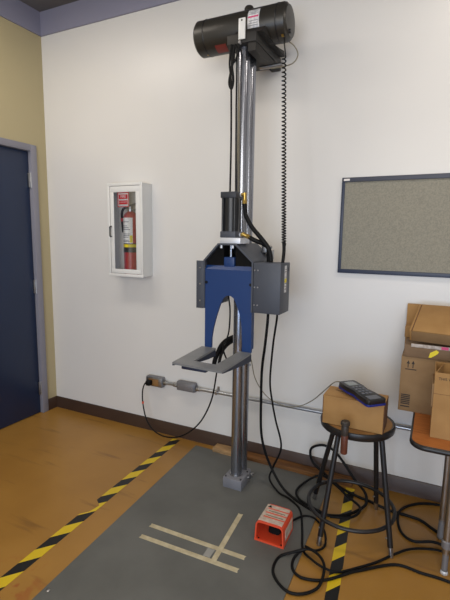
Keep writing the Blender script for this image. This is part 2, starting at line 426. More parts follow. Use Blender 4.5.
# extinguisher
EX, EY = .856, -.060
ex = thing('fire_extinguisher', 'red fire extinguisher with white label standing inside the glass-fronted cabinet', 'extinguisher', (EX, EY, Z0+T))
zb = Z0+T
obj('cylinder_body', lathe([(.042, zb), (.050, zb+.004), (.050, zb+.395), (.048, zb+.412), (.040, zb+.428), (.024, zb+.440), (.018, zb+.446)], (EX, EY, 0)), M['red'], ex)
def wrap(r, z0, z1, a0, a1, n=14):
    b = bmesh.new(); g = []
    for i in range(n+1):
        a = math.radians(a0+(a1-a0)*i/n)
        g.append([b.verts.new((EX+q*math.sin(a), EY-q*math.cos(a), z)) for q, z in ((r, z0), (r, z1), (r-.0009, z1), (r-.0009, z0))])
    for a_, c_ in zip(g, g[1:]):
        for k in range(4): b.faces.new((a_[k], a_[(k+1) % 4], c_[(k+1) % 4], c_[k]))
    b.faces.new(g[0]); b.faces.new(g[-1]); bmesh.ops.recalc_face_normals(b, faces=b.faces)
    return b
lbp = obj('label_sheet', wrap(.0510, 1.385, 1.560, -62, 52), M['white_p'], ex, label='white printed instruction label')
for z in (1.395, 1.404, 1.425, 1.436, 1.447, 1.478, 1.49, 1.502, 1.53): obj('label_print', wrap(.0514, z, z+.004, -45, 20+random.randint(-15, 15), 6), M['key'], lbp)
obj('label_print', wrap(.0514, 1.390, 1.440, 28, 50, 4), M['yellow'], lbp)
obj('yellow_band', wrap(.0522, 1.358, 1.378, 0, 360, 40), M['yellow'], ex, label='yellow band')
obj('black_band', wrap(.0516, 1.322, 1.357, 0, 360, 40), M['black_m'], ex, label='black band')
obj('black_band', wrap(.0516, 1.379, 1.385, 0, 360, 40), M['black_m'], ex)
obj('valve', lathe([(.020, 1.600), (.022, 1.612), (.022, 1.622), (.017, 1.624), (.017, 1.640), (.006, 1.646)], (EX, EY, 0), n=20), M['steel'], ex)
obj('lever', prism([(EX-.030, 1.630), (EX+.060, 1.655), (EX+.062, 1.664), (EX-.028, 1.642)], 'y', EY-.011, EY+.011, bm=prism([(EX-.012, 1.618), (EX+.055, 1.608), (EX+.056, 1.616), (EX-.01, 1.628)], 'y', EY-.010, EY+.010)), M['steel'], ex)
obj('hose', tube([(EX-.012, EY-.01, 1.630), (EX-.042, EY-.012, 1.628), (EX-.064, EY-.012, 1.600), (EX-.066, EY-.010, 1.55), (EX-.062, EY-.006, 1.46)], .009, n=12), M['black'], ex)
obj('nozzle', cyl((EX-.058, EY-.018, 1.535), (EX-.058, EY-.018, 1.558), .0115, n=16), M['red'], ex, label='red hose collar')
# pin board
BX0, BX1, BZ0, BZ1 = 2.289, 3.49, 1.245, 1.772
pb = thing('pin_board', 'large speckled grey-tan pin board with dark frame on the white wall', 'board', ((BX0+BX1)/2, 0, BZ0))
obj('board_surface', box(BX0+.012, BX1-.012, -.010, -.001, BZ0+.012, BZ1-.012), M['cork'], pb)
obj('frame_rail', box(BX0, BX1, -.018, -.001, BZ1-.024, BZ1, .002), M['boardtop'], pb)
obj('frame_rail', box(BX0, BX1, -.018, -.001, BZ0, BZ0+.022, .002), M['boardframe'], pb)
obj('frame_stile', box(BX0, BX0+.017, -.018, -.001, BZ0+.022, BZ1-.024, .002), M['boardframe'], pb)
obj('frame_stile', box(BX1-.017, BX1, -.018, -.001, BZ0+.022, BZ1-.024, .002), M['boardframe'], pb)
obj('corner_badge', box(BX0+.010, BX0+.042, -.0192, -.0178, BZ1-.018, BZ1-.007, .0004), M['white_p'], pb, label='small white badge in the corner')
# conduit
cz = .397
cd = thing('wall_conduit', 'silver metal electrical conduit running low along the white wall', 'conduit', (2.0, 0, cz))
obj('pipe', cyl((1.38, -.026, cz), (4.9, -.026, cz+.002), .0115, n=20), M['conduit'], cd)
obj('pipe', cyl((1.10, -.026, cz-.002), (1.21, -.026, cz), .0115, n=20), M['conduit'], cd)
for xa in (1.115, 1.200, 1.385):
    obj('coupling', cyl((xa-.014, -.026, cz-.001), (xa+.014, -.026, cz-.001), .0165, n=8, bev=.001), M['steel'], cd)
for xa in (1.53, 2.62):
    b = box(xa-.008, xa+.008, -.041, -.036, cz-.013, cz+.013, .001); box(xa-.008, xa+.008, -.038, -.001, cz+.012, cz+.017, bm=b); box(xa-.008, xa+.008, -.006, -.001, cz+.012, cz+.035, bm=b)
    obj('strap_clip', b, M['steel'], cd)
ob = thing('outlet_box', 'leftmost of the two grey metal outlet boxes on the conduit, holding a plug', 'outlet', (1.028, 0, .357))
obj('box_body', box(.957, 1.100, -.046, -.001, .357, .433, .010), M['castbox'], ob)
obj('cover_plate', box(.963, 1.094, -.050, -.045, .363, .427, .0035), M['steel'], ob)
obj('receptacle', box(.985, 1.072, -.0525, -.049, .371, .419, .004), M['wood_s'], ob, label='tan receptacle face')
jb = thing('junction_box', 'right-hand grey metal junction box on the conduit with a blank cover', 'junction box', (1.292, 0, .378))
obj('box_body', box(1.217, 1.369, -.048, -.001, .366, .436, .014), M['castbox'], jb)
obj('cover_plate', box(1.226, 1.360, -.052, -.046, .372, .430, .0035), M['castbox'], jb)
for xs in (1.238, 1.348): obj('screw', cyl((xs, -.053, .401), (xs, -.051, .401), .004, n=10), M['steel'], jb)

# ================================================================ DROP TEST MACHINE
CX = 1.833
mc = thing('drop_tester', 'tall drop test machine with chrome columns, blue fork plate and black motor', 'machine', (CX, -.34, .005))
def mp(name, bm, m_, par=None, **k): return obj(name, bm, m_, par or mc, **k)
# base block
b = box(1.779, 1.894, -.429, -.300, .005, .064, .001)
mp('base_block', b, M['blockgrey'])
b = prism([(1.80, -.300), (1.888, -.300), (1.888, -.262), (1.872, -.240), (1.79, -.240)], 'z', .005, .045, bev=.002)
rb = mp('rear_base_block', b, M['blockgrey'])
for (yy_, zz) in ((-.335, .045), (-.285, .037), (-.262, .030)):
    mp('bolt', cyl((1.892, yy_, zz), (1.905, yy_, zz), .006, n=6), M['steel'])
for (xx, yy_) in ((1.789, -.412), (1.883, -.412), (1.883, -.315), (1.789, -.315)):
    mp('bolt', cyl((xx, yy_, .064), (xx, yy_, .068), .005, n=10), M['black_m'])
mp('collar', cyl((CX, -.362, .064), (CX, -.362, .070), .0365, n=40), M['steel'])
mp('guide_column', cyl((CX, -.362, .066), (CX+.001, -.362, 2.40), .0325, n=48), M['chrome'], label='front polished chrome column')
mp('guide_column', cyl((CX, -.277, .045), (CX, -.277, 2.40), .0300, n=48), M['chrome'], label='rear polished chrome column')
# small clip on the column
mp('clip', box(CX+.028, CX+.040, -.29, -.27, .70, .712, .001), M['steel'])
# top bracket
mp('top_bracket', prism([(1.768, -.432), (1.925, -.432), (1.925, -.06), (1.768, -.06)], 'z', 2.385, 2.432, bev=.003), M['bracket'])
mp('bracket_web', prism([(-.425, 2.345), (-.425, 2.386), (-.14, 2.386), (-.14, 2.370), (-.30, 2.345)], 'x', 1.880, 1.920), M['bracket'])
mp('saddle', prism([(-.42, 2.43), (-.08, 2.43), (-.10, 2.452), (-.17, 2.440), (-.25, 2.428), (-.33, 2.440), (-.39, 2.462)], 'x', 1.80, 1.955), M['bracket'])
mp('wall_arm', box(1.85, 1.905, -.07, -.001, 2.388, 2.43, .002), M['bracket'])
mp('wall_arm', cyl((1.84, -.16, 2.362), (1.97, -.16, 2.362), .011, n=14), M['steel'])
# flat bar in front of the motor
b = box(1.833, 1.869, -.440, -.433, 2.40, 2.497, .002)
fb = mp('flat_bar', b, M['white_e'], label='cream flat bar with a hole near its top')
obj('hole_plug', cyl((1.851, -.4415, 2.486), (1.851, -.4395, 2.486), .004, n=12), M['black'], fb)
mp('bolt', cyl((1.845, -.452, 2.384), (1.845, -.436, 2.384), .007, n=6), M['steel'])
# motor
MY, MZ, MR = -.262, 2.519, .090
prof = [(.050, 1.514), (.080, 1.519), (MR, 1.530), (MR, 2.018), (.086, 2.029), (.076, 2.036), (.074, 2.041), (.028, 2.045)]
mo = mp('motor', lathe([(r, h) for r, h in prof], (0, MY, MZ), 'X', 56), M['motor'])
obj('seam_ring', lathe([(MR+.0005, 1.575), (MR+.0015, 1.577), (MR+.0015, 1.581), (MR+.0005, 1.583)], (0, MY, MZ), 'X', 56), M['black_m'], mo)
obj('seam_ring', lathe([(MR+.0005, 1.985), (MR+.0015, 1.987), (MR+.0015, 1.991), (MR+.0005, 1.993)], (0, MY, MZ), 'X', 56), M['black_m'], mo)
obj('filler_cap', lathe([(.026, 2.600), (.026, 2.622), (.020, 2.632), (.008, 2.636)], (1.812, MY, 0), n=24), M['motor'], mo)
def patch(x0, x1, a0, a1, m_, name, r=MR+.0012, par=None, label=None, n=10):
    """curved label on the motor: angle measured from -y (0) upward"""
    b = bmesh.new(); g = []
    for i in range(n+1):
        a = math.radians(a0+(a1-a0)*i/n)
        g.append([b.verts.new((x, MY-rr*math.cos(a), MZ+rr*math.sin(a))) for x, rr in ((x0, r), (x1, r), (x1, r-.0008), (x0, r-.0008))])
    for a_, c_ in zip(g, g[1:]):
        for k in range(4): b.faces.new((a_[k], a_[(k+1) % 4], c_[(k+1) % 4], c_[k]))
    b.faces.new(g[0]); b.faces.new(g[-1]); bmesh.ops.recalc_face_normals(b, faces=b.faces)
    return obj(name, b, m_, par or mo, label=label)
patch(1.842, 1.905, -22, 38, M['label'], 'rating_label', label='white paper rating label')
patch(1.845, 1.901, 8, 13, M['pink'], 'rating_line', r=MR+.0018)
for a in (20, 26, 32, -2, -9, -15): patch(1.850, 1.898, a, a+1.2, M['key'], 'print_line', r=MR+.0018)
patch(1.640, 1.705, -84, -50, M['dullred'], 'warning_label', label='dull red warning label')
patch(2.010, 2.022, -66, -56, M['brass'], 'tag', label='small yellow tag', r=MR+.002)
patch(1.572, 1.582, -86, -80, M['brass'], 'tag', label='small yellow tag')
obj('port_plug', cyl((2.038, MY-.02, MZ-.055), (2.052, MY-.02, MZ-.055), .011, n=14), M['black_m'], mo)
# carriage housing
HY0, HY1 = -.522, -.232
path = [(1.975, 1.060), (1.975, 1.316), (1.877, 1.405), (1.775, 1.405), (1.691, 1.316), (1.691, 1.060)]
hs = mp('carriage_housing', strip(path, 'y', HY0, HY1, .009), M['housing'], smooth=.3)
obj('back_plate', box(1.700, 1.966, HY1, HY1+.006, 1.21, 1.322, bm=prism([(1.700, 1.32), (1.966, 1.32), (1.875, 1.397), (1.777, 1.397)], 'y', HY1, HY1+.006)), M['void'], hs)  # blackened to paint the shade inside the housing
obj('inner_shade', prism([(1.701, 1.29), (1.701, 1.312), (1.779, 1.395), (1.800, 1.395), (1.800, 1.29)], 'y', -.50, -.44), M['void'], hs)  # added black plates, painted shade for the housing's inside
obj('inner_shade', prism([(1.965, 1.29), (1.965, 1.312), (1.873, 1.395), (1.868, 1.395), (1.868, 1.29)], 'y', -.50, -.44), M['void'], hs)
lf = obj('side_flange', prism([(1.648, 1.058), (1.691, 1.058), (1.691, 1.312), (1.648, 1.312)], 'y', HY0+.002, HY0+.010, bev=.001), M['housing'], hs)
obj('flange_return', box(1.648, 1.656, HY0+.008, -.42, 1.062, 1.308), M['housing'], hs)
for z in (1.275, 1.19, 1.10): obj('screw', cyl((1.672, HY0-.001, z), (1.672, HY0+.003, z), .0045, n=10), M['steel'], hs)
for x in (1.790, 1.855): obj('bolt', cyl((x, HY0+.012, 1.380), (x, HY0+.012, 1.396), .0065, n=6), M['alu'], hs)
obj('roller_bracket', box(1.93, 1.965, -.30, -.235, 1.355, 1.395, .003, bm=box(1.955, 1.985, -.29, -.245, 1.32, 1.37, .003)), M['steel'], hs)
for z in (1.385, 1.350): obj('bolt', cyl((1.975, -.285, z), (1.985, -.285, z), .007, n=8), M['steel'], hs)
# control box
bx = mp('control_box', box(1.976, 2.119, -.520, -.375, 1.060, 1.313, .0025), M['housing'])
for z in (1.275, 1.19, 1.10):
    for x in (1.984, 2.001): obj('screw', cyl((x, -.5225, z), (x, -.5195, z), .004, n=10), M['steel'], bx)
sl = obj('side_label', box(2.1185, 2.1200, -.460, -.430, 1.165, 1.300), M['label'], bx)
obj('label_stripe', box(2.1196, 2.1206, -.460, -.430, 1.215, 1.235), M['yellow'], sl)
for z in (1.18, 1.195, 1.21, 1.268, 1.28): obj('label_print', box(2.1196, 2.1205, -.455, -.436, z, z+.003), M['print'], sl)
obj('vent_mark', box(2.1185, 2.1198, -.40, -.395, 1.27, 1.29), M['print'], bx)
# pneumatic cylinder
cyx0, cyx1, cyy0, cyy1 = 1.782, 1.868, -.512, -.424
cy = mp('air_cylinder', cyl((1.825, -.468, 1.462), (1.825, -.468, 1.640), .0415, n=40), M['cyl'])
obj('end_cap', box(cyx0, cyx1, cyy0, cyy1, 1.633, 1.664, .003), M['housing_dark'], cy)
obj('end_cap', box(cyx0, cyx1, cyy0, cyy1, 1.434, 1.466, .003), M['housing'], cy)
for x in (cyx0+.010, cyx1-.010):
    for y in (cyy0+.010, cyy1-.010): obj('tie_rod', cyl((x, y, 1.464), (x, y, 1.635), .006, n=14), M['cyl'], cy)
obj('mount_plate', box(cyx0-.001, cyx1+.030, cyy0-.002, -.395, 1.404, 1.434, .002), M['alu'], cy, label='bright aluminium mounting plate')
obj('piston_rod', cyl((1.830, -.475, 1.325), (1.830, -.475, 1.404), .0085, n=18), M['chrome'], cy)
# brass elbows
for (x0, zc, dz, p) in ((1.868, 1.652, 0, 0), (1.868, 1.450, 0, 1)):
    b = cyl((x0, -.455, zc), (x0+.022, -.455, zc), .009, n=14)
    if p == 0:
        cyl((x0+.022, -.452, zc+.010), (x0+.022, -.450, zc-.034), .010, n=14, bm=b); cyl((x0+.022, -.450, zc-.028), (x0+.022, -.450, zc-.045), .013, n=6, bm=b)
    else:
        cyl((x0+.014, -.455, zc+.006), (x0+.045, -.450, zc-.010), .010, n=14, bm=b); cyl((x0+.038, -.450, zc-.006), (x0+.055, -.448, zc-.014), .0125, n=6, bm=b)
    obj('brass_elbow', b, M['brass'], cy, label='brass elbow fitting')
    obj('elbow_nut', cyl((x0-.001, -.455, zc), (x0+.007, -.455, zc), .011, n=6), M['alu'], cy)
mp('air_hose', tube([(1.890, -.450, 1.612), (1.891, -.446, 1.585), (1.895, -.44, 1.546), (1.929, -.44, 1.49), (1.98, -.44, 1.435), (2.018, -.44, 1.39), (2.035, -.44, 1.345), (2.037, -.44, 1.306)], .0115, n=14), M['black'])
mp('air_hose', tube([(1.918, -.449, 1.438), (1.95, -.442, 1.421), (1.988, -.425, 1.405), (2.010, -.41, 1.38), (2.014, -.405, 1.306)], .0115, n=14), M['black'])
# blue fork carrier plate
LZ = .849
outl = [(1.701, LZ), (1.701, 1.268), (1.966, 1.268), (1.973, LZ), (1.920, LZ), (1.921, .885), (1.916, .974), (1.909, 1.026), (1.894, 1.071), (1.877, 1.110), (1.866, 1.126), (1.852, 1.135), (1.836, 1.137), (1.822, 1.132), (1.808, 1.118), (1.790, 1.084), (1.768, 1.018), (1.751, .951), (1.743, .901), (1.742, LZ)]
fp = mp('fork_carrier', prism(outl, 'y', -.518, -.506), M['blue'])
obj('bent_flange', prism([(-.5185, 1.262), (-.506, 1.262), (-.494, 1.284), (-.430, 1.284), (-.430, 1.290), (-.500, 1.290), (-.5185, 1.270)], 'x', 1.7005, 1.9665), M['blue'], fp, smooth=.3)
for x in (1.704, 1.960): obj('side_lip', box(x, x+.006, -.507, -.47, .86, 1.268), M['blue'], fp)
obj('clevis', box(1.803, 1.862, -.505, -.445, 1.284, 1.335, .003), M['blue'], fp)
for x in (1.709, 1.962): obj('guide_pin', cyl((x, -.521, 1.20), (x, -.505, 1.20), .008, n=14), M['black'], fp)
# grey fork plate
fk = mp('fork_plate', prism([(1.682, -.516), (1.768, -.516), (1.785, -.782), (1.907, -.785), (1.905, -.516), (1.973, -.516), (1.978, -.868), (1.708, -.850)], 'z', LZ-.010, LZ), M['forksteel'], smooth=.2)
for x0, x1 in ((1.704, 1.768), (1.905, 1.975)):
    obj('prong_gusset', prism([(-.516, LZ-.010), (-.516, LZ-.045), (-.60, LZ-.042), (-.846, LZ-.017), (-.846, LZ-.010)], 'x', x1-.008, x1-.001, bm=prism([(-.516, LZ-.010), (-.516, LZ-.045), (-.60, LZ-.042), (-.846, LZ-.017), (-.846, LZ-.010)], 'x', x0+.002, x0+.009)), M['navy'], fk)
obj('crossbar', box(1.755, 1.885, -.845, -.80, LZ-.028, LZ-.010, .003), M['navy'], fk, label='dark blue crossbar under the front edge')
# retractile cord from the motor to the control box
top, bot = Vector((2.026, -.305, 2.34)), Vector((2.100, -.43, 1.41))
pts = [(2.018, -.285, 2.455), (2.024, -.30, 2.40)]
turns = 54; N = turns*14
pts = smooth_pts(pts, 4)
for i in range(N+1):
    t = i/N; tt = t**1.25 if False else t
    # coils crowd together low down
    u = 1-(1-t)**1.0
    c = top.lerp(bot, t*1.3-.3*t*t)
    a = 2*PI*turns*t
    pts.append(c+Vector((math.cos(a), math.sin(a), 0))*.0095)
pts.append(Vector((2.104, -.435, 1.37))); pts.append(Vector((2.1, -.44, 1.307)))
mp('coiled_cord', tube(pts, .0034, n=6, raw=True), M['black'])
mp('cord_sleeve', tube([(2.099, -.43, 1.42), (2.103, -.434, 1.37), (2.100, -.44, 1.307)], .0085, n=12), M['black'])
# cable bundle hanging beside the column
mp('control_cable', tube([(1.800, -.425, 2.388), (1.806, -.43, 2.33), (1.798, -.44, 2.265), (1.790, -.445, 2.205), (1.803, -.445, 2.175), (1.812, -.445, 2.212), (1.803, -.44, 2.27), (1.796, -.432, 2.33), (1.788, -.425, 2.388)], .0065), M['black'])
mp('control_cable', tube([(1.812, -.425, 2.388), (1.803, -.436, 2.33), (1.812, -.44, 2.30), (1.826, -.435, 2.325), (1.832, -.43, 2.36)], .0055), M['black'])
mp('control_cable', tube([(1.792, -.43, 2.388), (1.788, -.44, 2.30), (1.803, -.45, 2.19), (1.810, -.455, 1.926), (1.811, -.460, 1.662)], .0050), M['black'])
mp('control_cable', tube([(1.812, -.428, 2.388), (1.823, -.43, 2.344), (1.829, -.44, 2.071), (1.838, -.448, 1.662)], .0045), M['black'])
mp('control_cable', tube([(2.016, -.22, 2.448), (2.045, -.2, 2.425), (2.066, -.2, 2.380), (2.041, -.2, 2.343), (1.981, -.19, 2.338), (1.910, -.17, 2.345)], .003), M['cable_tan'], label='thin grey looping cable')
# cable ring behind the fork, drop wire through the arch
mp('air_hose', tube([(1.814, -0.2, 0.856), (1.768, -0.2, 0.85), (1.709, -0.2, 0.831), (1.655, -0.2, 0.79), (1.622, -0.2, 0.732), (1.598, -0.2, 0.665), (1.599, -0.2, 0.62)], .0145, n=14), M['black'])
mp('air_hose', tube([(1.81, -0.19, 0.833), (1.765, -0.19, 0.827), (1.708, -0.19, 0.804), (1.662, -0.19, 0.762), (1.635, -0.19, 0.705), (1.618, -0.19, 0.621)], .0100, n=12), M['black'])
mp('control_cable', tube([(1.793, -.42, 1.20), (1.793, -.42, 1.12), (1.803, -.42, 1.044), (1.799, -.42, .932), (1.782, -.42, .870), (1.774, -.44, .835), (1.790, -.445, .79), (1.80, -.43, .76)], .0045), M['black'])

# ================================================================ CABLES
zf = .0075
tk = [(2.023, -.42, 1.062), (2.020, -.415, 1.0), (2.004, -.4, .869), (1.975, -.36, .715), (1.967, -.34, .533), (1.968, -.33, .357), (1.986, -.32, .241), (2.028, -.31, .131), (2.11, -.347, .05), (2.193, -.368, .012), (2.307, -.418, zf), (2.381, -.417, zf), (2.47, -.37, zf), (2.542, -.27, .015), (2.548, -.20, .02), (2.525, -.14, .03), (2.46, -.09, .06), (2.407, -.07, .116), (2.336, -.05, .179), (2.268, -.05, .203), (2.202, -.05, .175), (2.190, -.055, .133), (2.215, -.06, .078), (2.292, -.087, .042), (2.398, -.150, .02), (2.50, -.175, zf), (2.56, -.189, zf), (2.606, -.225, .02), (2.676, -.225, zf), (2.809, -.235, zf), (2.879, -.284, zf), (2.954, -.335, zf), (3.1, -.40, zf)]
c = obj('power_cable', tube(tk, .0075, n=10), M['black']); tag(c, 'thick black cable hanging from the grey control box and coiling under the stool', 'cable')
c = obj('power_cable', tube([(2.381, -.430, .018), (2.30, -.41, .022), (2.215, -.365, .02), (2.178, -.287, .018), (2.205, -.17, .018), (2.278, -.124, .050), (2.362, -.162, .04), (2.45, -.22, .02), (2.53, -.30, .022), (2.50, -.40, .022), (2.40, -.440, .018)], .0065, n=10, closed=False), M['black'])
tag(c, 'loose black cable loop lying on the floor by the stool back legs', 'cable')
tn = [(2.079, -.44, 1.062), (2.078, -.438, 1.02), (2.049, -.4, .874), (2.017, -.34, .658), (2.021, -.31, .533), (2.043, -.3, .415), (2.075, -.28, .252), (2.027, -.27, .11), (2.008, -.270, .03), (2.088, -.345, .012), (2.161, -.375, .010), (2.243, -.441, zf), (2.297, -.591, zf), (2.339, -.724, .010), (2.396, -.778, .018), (2.455, -.801, .018), (2.512, -.784, zf), (2.593, -.711, zf), (2.66, -.64, zf), (2.720, -.56, zf), (2.788, -.487, zf), (2.881, -.442, zf), (2.96, -.440, zf), (3.1, -.46, zf)]
c = obj('power_cable', tube(tn, .0055, n=10), M['black']); tag(c, 'thin black cable hanging from the control box corner and crossing the floor', 'cable')
exl = [(3.1, -.64, zf), (2.99, -.63, zf), (2.909, -.622, zf), (2.835, -.625, zf), (2.73, -.625, zf), (2.594, -.733, zf), (2.558, -.765, zf), (2.471, -.854, zf), (2.385, -.886, zf), (2.334, -.862, zf), (2.317, -.805, zf), (2.334, -.755, .02), (2.373, -.728, .026), (2.428, -.755, .026), (2.459, -.818, .026), (2.455, -.909, .01), (2.397, -.973, zf), (2.331, -.978, zf), (2.26, -.913, zf), (2.254, -.817, zf), (2.31, -.772, .022), (2.36, -.745, .036)]
c = obj('extension_cord', tube(exl, .0062, n=10), M['black']); tag(c, 'black cord looped twice on the floor in front of the stool', 'cord')
rl = [(3.06, -.06, zf), (2.94, -.045, zf), (2.819, -.081, zf), (2.735, -.169, zf), (2.714, -.282, .02), (2.737, -.378, zf), (2.794, -.424, zf), (2.88, -.400, .016), (2.961, -.392, zf), (3.08, -.36, zf)]
c = obj('extension_cord', tube(rl, .0065, n=10), M['black']); tag(c, 'black cord curved in a wide bend beside the table leg', 'cord')
ou = [(.995, -.075, .394), (.975, -.082, .385), (.956, -.085, .325), (.962, -.09, .231), (1.001, -.1, .121), (1.074, -.11, .057), (1.176, -.12, .041), (1.306, -.15, .083), (1.432, -.19, .176), (1.536, -.23, .296), (1.625, -.28, .462), (1.675, -.32, .64), (1.712, -.355, .74), (1.745, -.385, .785)]
pc = thing('power_lead', 'black power lead plugged into the outlet box and drooping under the fork', 'cable', (1.2, -.12, .03))
obj('lead', tube(ou, .0048, n=10), M['black'], pc)
obj('plug', lathe([(.012, 0), (.018, .004), (.018, .02), (.013, .034), (.007, .044)], (0, 0, 0), n=20) if False else box(.985, 1.022, -.092, -.053, .374, .412, .007), M['black'], pc)
obj('cable_tag', cyl((.9615, -.0895, .236), (.9610, -.0890, .250), .0075, n=12), M['orangeTag'], pc, label='small orange tag on the lead')
tl = [(1.868, -.30, .80), (1.868, -.25, .717), (1.872, -.2, .605), (1.907, -.15, .507), (1.962, -.12, .45), (2.052, -.12, .432), (2.137, -.14, .459), (2.227, -.2, .533), (2.317, -.32, .646), (2.378, -.40, .722), (2.415, -.43, .740), (2.445, -.445, .738)]
c = obj('sensor_wire', tube(tl, .0028, n=8), M['cable_tan']); tag(c, 'thin tan wire sagging from the columns to the handheld device', 'wire')

# ================================================================ FOOT PEDAL
pd = thing('foot_pedal', 'orange foot pedal switch guard with pale warning label on the grey mat', 'pedal', (2.18, -.68, .005))
XF.append(Matrix.Translation((2.183, -.680, .005)) @ Matrix.Rotation(.0, 4, 'Z'))
W2, D2, H2 = .073, .078, .104
def arch(w, h, t, ri):
    """rounded-top arch outline (x,z) clockwise"""
    pts = [(-w, t)]
    for cx_, a0 in ((-w+ri, 180), (w-ri, 90)):
        for k in range(6):
            a = math.radians(a0-90*k/5); pts.append((cx_*(1)+ri*math.cos(a), h-ri+ri*math.sin(a)))
    pts.append((w, t)); return pts
b = bmesh.new()
def loopring(outer, inner, y):
    return [b.verts.new((x, y, z)) for x, z in outer], [b.verts.new((x, y, z)) for x, z in inner]
TP = .92
secs = []
for y, s in ((-D2, 1.0), (D2, .97)):
    o_ = arch(W2*s, H2*s, 0, .022); i_ = arch((W2-.007)*s, (H2-.007)*s, .008, .016)
    secs.append(loopring([(x*(TP+(1-TP)*(1-z/H2)), z) for x, z in o_], [(x*(TP+(1-TP)*(1-z/H2)), z) for x, z in i_], y))
n = len(secs[0][0])
for k in range(n):
    k2 = (k+1) % n
    (o0, i0), (o1, i1) = secs
    b.faces.new((o0[k], o0[k2], o1[k2], o1[k])); b.faces.new((i0[k2], i0[k], i1[k], i1[k2]))
    b.faces.new((o0[k], i0[k], i0[k2], o0[k2])); b.faces.new((o1[k], o1[k2], i1[k2], i1[k]))
bmesh.ops.recalc_face_normals(b, faces=b.faces)
gd = obj('guard', b, M['orange'], pd)
obj('back_wall', prism([(x*.93, z*.95) for x, z in arch(W2*.93, H2*.93, .002, .018)], 'y', D2-.006, D2-.001), M['void'], pd)  # black stands in for shade inside the guard
lb = obj('top_label', box(-W2*.80, W2*.80, -D2+.010, D2-.012, H2-.0022, H2+.0008), M['pedlabel'], pd, label='cream warning label with orange stripes')
for y in (-.032, .002, .036): obj('label_line', box(-W2*.62, W2*.80, y-.0038, y+.0038, H2+.0006, H2+.0013), M['orange'], lb)
tri = [(-.052, .044), (-.030, .044), (-.041, .062)]
obj('warning_symbol', prism(tri, 'z', H2+.0006, H2+.0016), M['black'], lb)
for y in (-.018, .018): obj('label_print', box(-W2*.5, W2*.65, y-.003, y+.003, H2+.0006, H2+.0011), M['cable_tan'], lb)
sd = obj('side_label', box(W2*.955, W2*.985, -D2+.03, D2-.02, .020, .075, rot=Matrix.Translation((0, 0, 0))), M['pedlabel'], pd)
obj('treadle', prism([(-.050, .012), (.055, .024), (.055, .050), (.020, .052), (-.050, .026)], 'x', -.030, .030, bev=.003) if False else prism([(-.020, .010), (.060, .010), (.060, .058), (.010, .050)], 'x', -.030, .034, bev=.012), M['void'], pd)
for k in range(4): obj('tread_rib', box(-.026, .030, -.004+k*.013, .001+k*.013, .046+k*.002, .053+k*.002), M['black_m'], pd)
for x in (-.055, .058): obj('screw', cyl((x, -.068, .008), (x, -.068, .011), .004, n=10), M['black_m'], pd)
XF.pop()
c = obj('pedal_cable', tube([(2.225, -.600, .035), (2.235, -.570, .022), (2.25, -.52, .012), (2.278, -.478, zf), (2.331, -.475, zf), (2.394, -.541, zf), (2.423, -.644, zf), (2.394, -.705, .012), (2.356, -.748, .050)], .0052, n=10), M['black'])
tag(c, 'short black cable curving from the back of the orange pedal', 'cable')

# ================================================================ STOOL
SX, SY, SZ = 2.506, -.440, .570
st = thing('lab_stool', 'round black metal stool with four legs and a foot ring', 'stool', (SX, SY, 0))
obj('seat_rim', lathe([(.150, SZ-.036), (.168, SZ-.036), (.173, SZ-.030), (.175, SZ-.010), (.172, SZ-.002), (.168, SZ), (.162, SZ-.003), (.150, SZ-.006)], (SX, SY, 0), n=64), M['black_m'], st)
obj('seat', lathe([(.10, SZ-.012), (.160, SZ-.010), (.162, SZ-.004), (.156, SZ-.002), (.08, SZ-.002)], (SX, SY, 0), n=64), M['wood_s'], st, label='worn brown seat disc')
feet = [(2.394, -.648), (2.709, -.574), (2.281, -.300), (2.603, -.233)]
tops = [(2.442, -.552), (2.627, -.512), (2.402, -.388), (2.583, -.338)]
for (fx, fy), (tx, ty) in zip(feet, tops):
    L = obj('leg', cyl((fx+(tx-fx)*.08, fy+(ty-fy)*.08, .045), (tx, ty, SZ-.030), .0125, n=18), M['black_m'], st)
    obj('foot_glide', cyl((fx, fy, .0), (fx+(tx-fx)*.09, fy+(ty-fy)*.09, .050), .0115, n=14), M['steel'], L)
    k = .10/.54
    obj('leg_bolt', cyl((fx+(tx-fx)*k-.014, fy+(ty-fy)*k-.012, .085), (fx+(tx-fx)*k, fy+(ty-fy)*k, .085), .004, n=10), M['steel'], L)
rc = Vector((2.500, -.452, .128)); rp = []
for i in range(48):
    a = 2*PI*i/48; rp.append(rc+Vector((.206*math.cos(a), .206*math.sin(a), 0)))
obj('foot_ring', tube(rp, .0095, n=12, sub=1, closed=True), M['black_m'], st)
# cardboard box on stool
SBM = Matrix.Translation((2.500, -.492, SZ+.0005)) @ Matrix.Rotation(math.radians(-1.5), 4, 'Z')
sb = thing('cardboard_box', 'small closed tan cardboard box sitting on the black stool', 'box', (2.5, -.492, SZ))
XF.append(SBM)
SW, SD, SH = .135, .068, .137
obj('carton', box(-SW, SW, -SD, SD, 0, SH, .0015), M['card'], sb)
obj('lid_flap', box(-SW-.001, SW+.002, -SD-.0022, -SD+.001, SH-.006, SH+.002, bm=box(-SW-.001, SW+.002, -SD-.0022, SD, SH-.0005, SH+.0022)), M['card'], sb)
obj('end_flap', box(-SW-.003, -SW, -SD, SD, .002, SH-.002), M['cardedge'], sb)
obj('end_flap', box(SW, SW+.003, -SD, SD, .002, SH-.002), M['cardedge'], sb)
# doodled mark on top
b = tube([(-.095, .035, SH+.0026), (-.075, .055, SH+.0026), (-.06, .03, SH+.0026), (-.04, .058, SH+.0026), (-.03, .028, SH+.0026), (-.01, .05, SH+.0026)], .0012, n=4)
tube([(-.10, .02, SH+.0026), (-.06, .012, SH+.0026), (-.02, .02, SH+.0026)], .0012, n=4, bm=b)
obj('pen_scribble', b, M['print'], sb)
XF.pop()
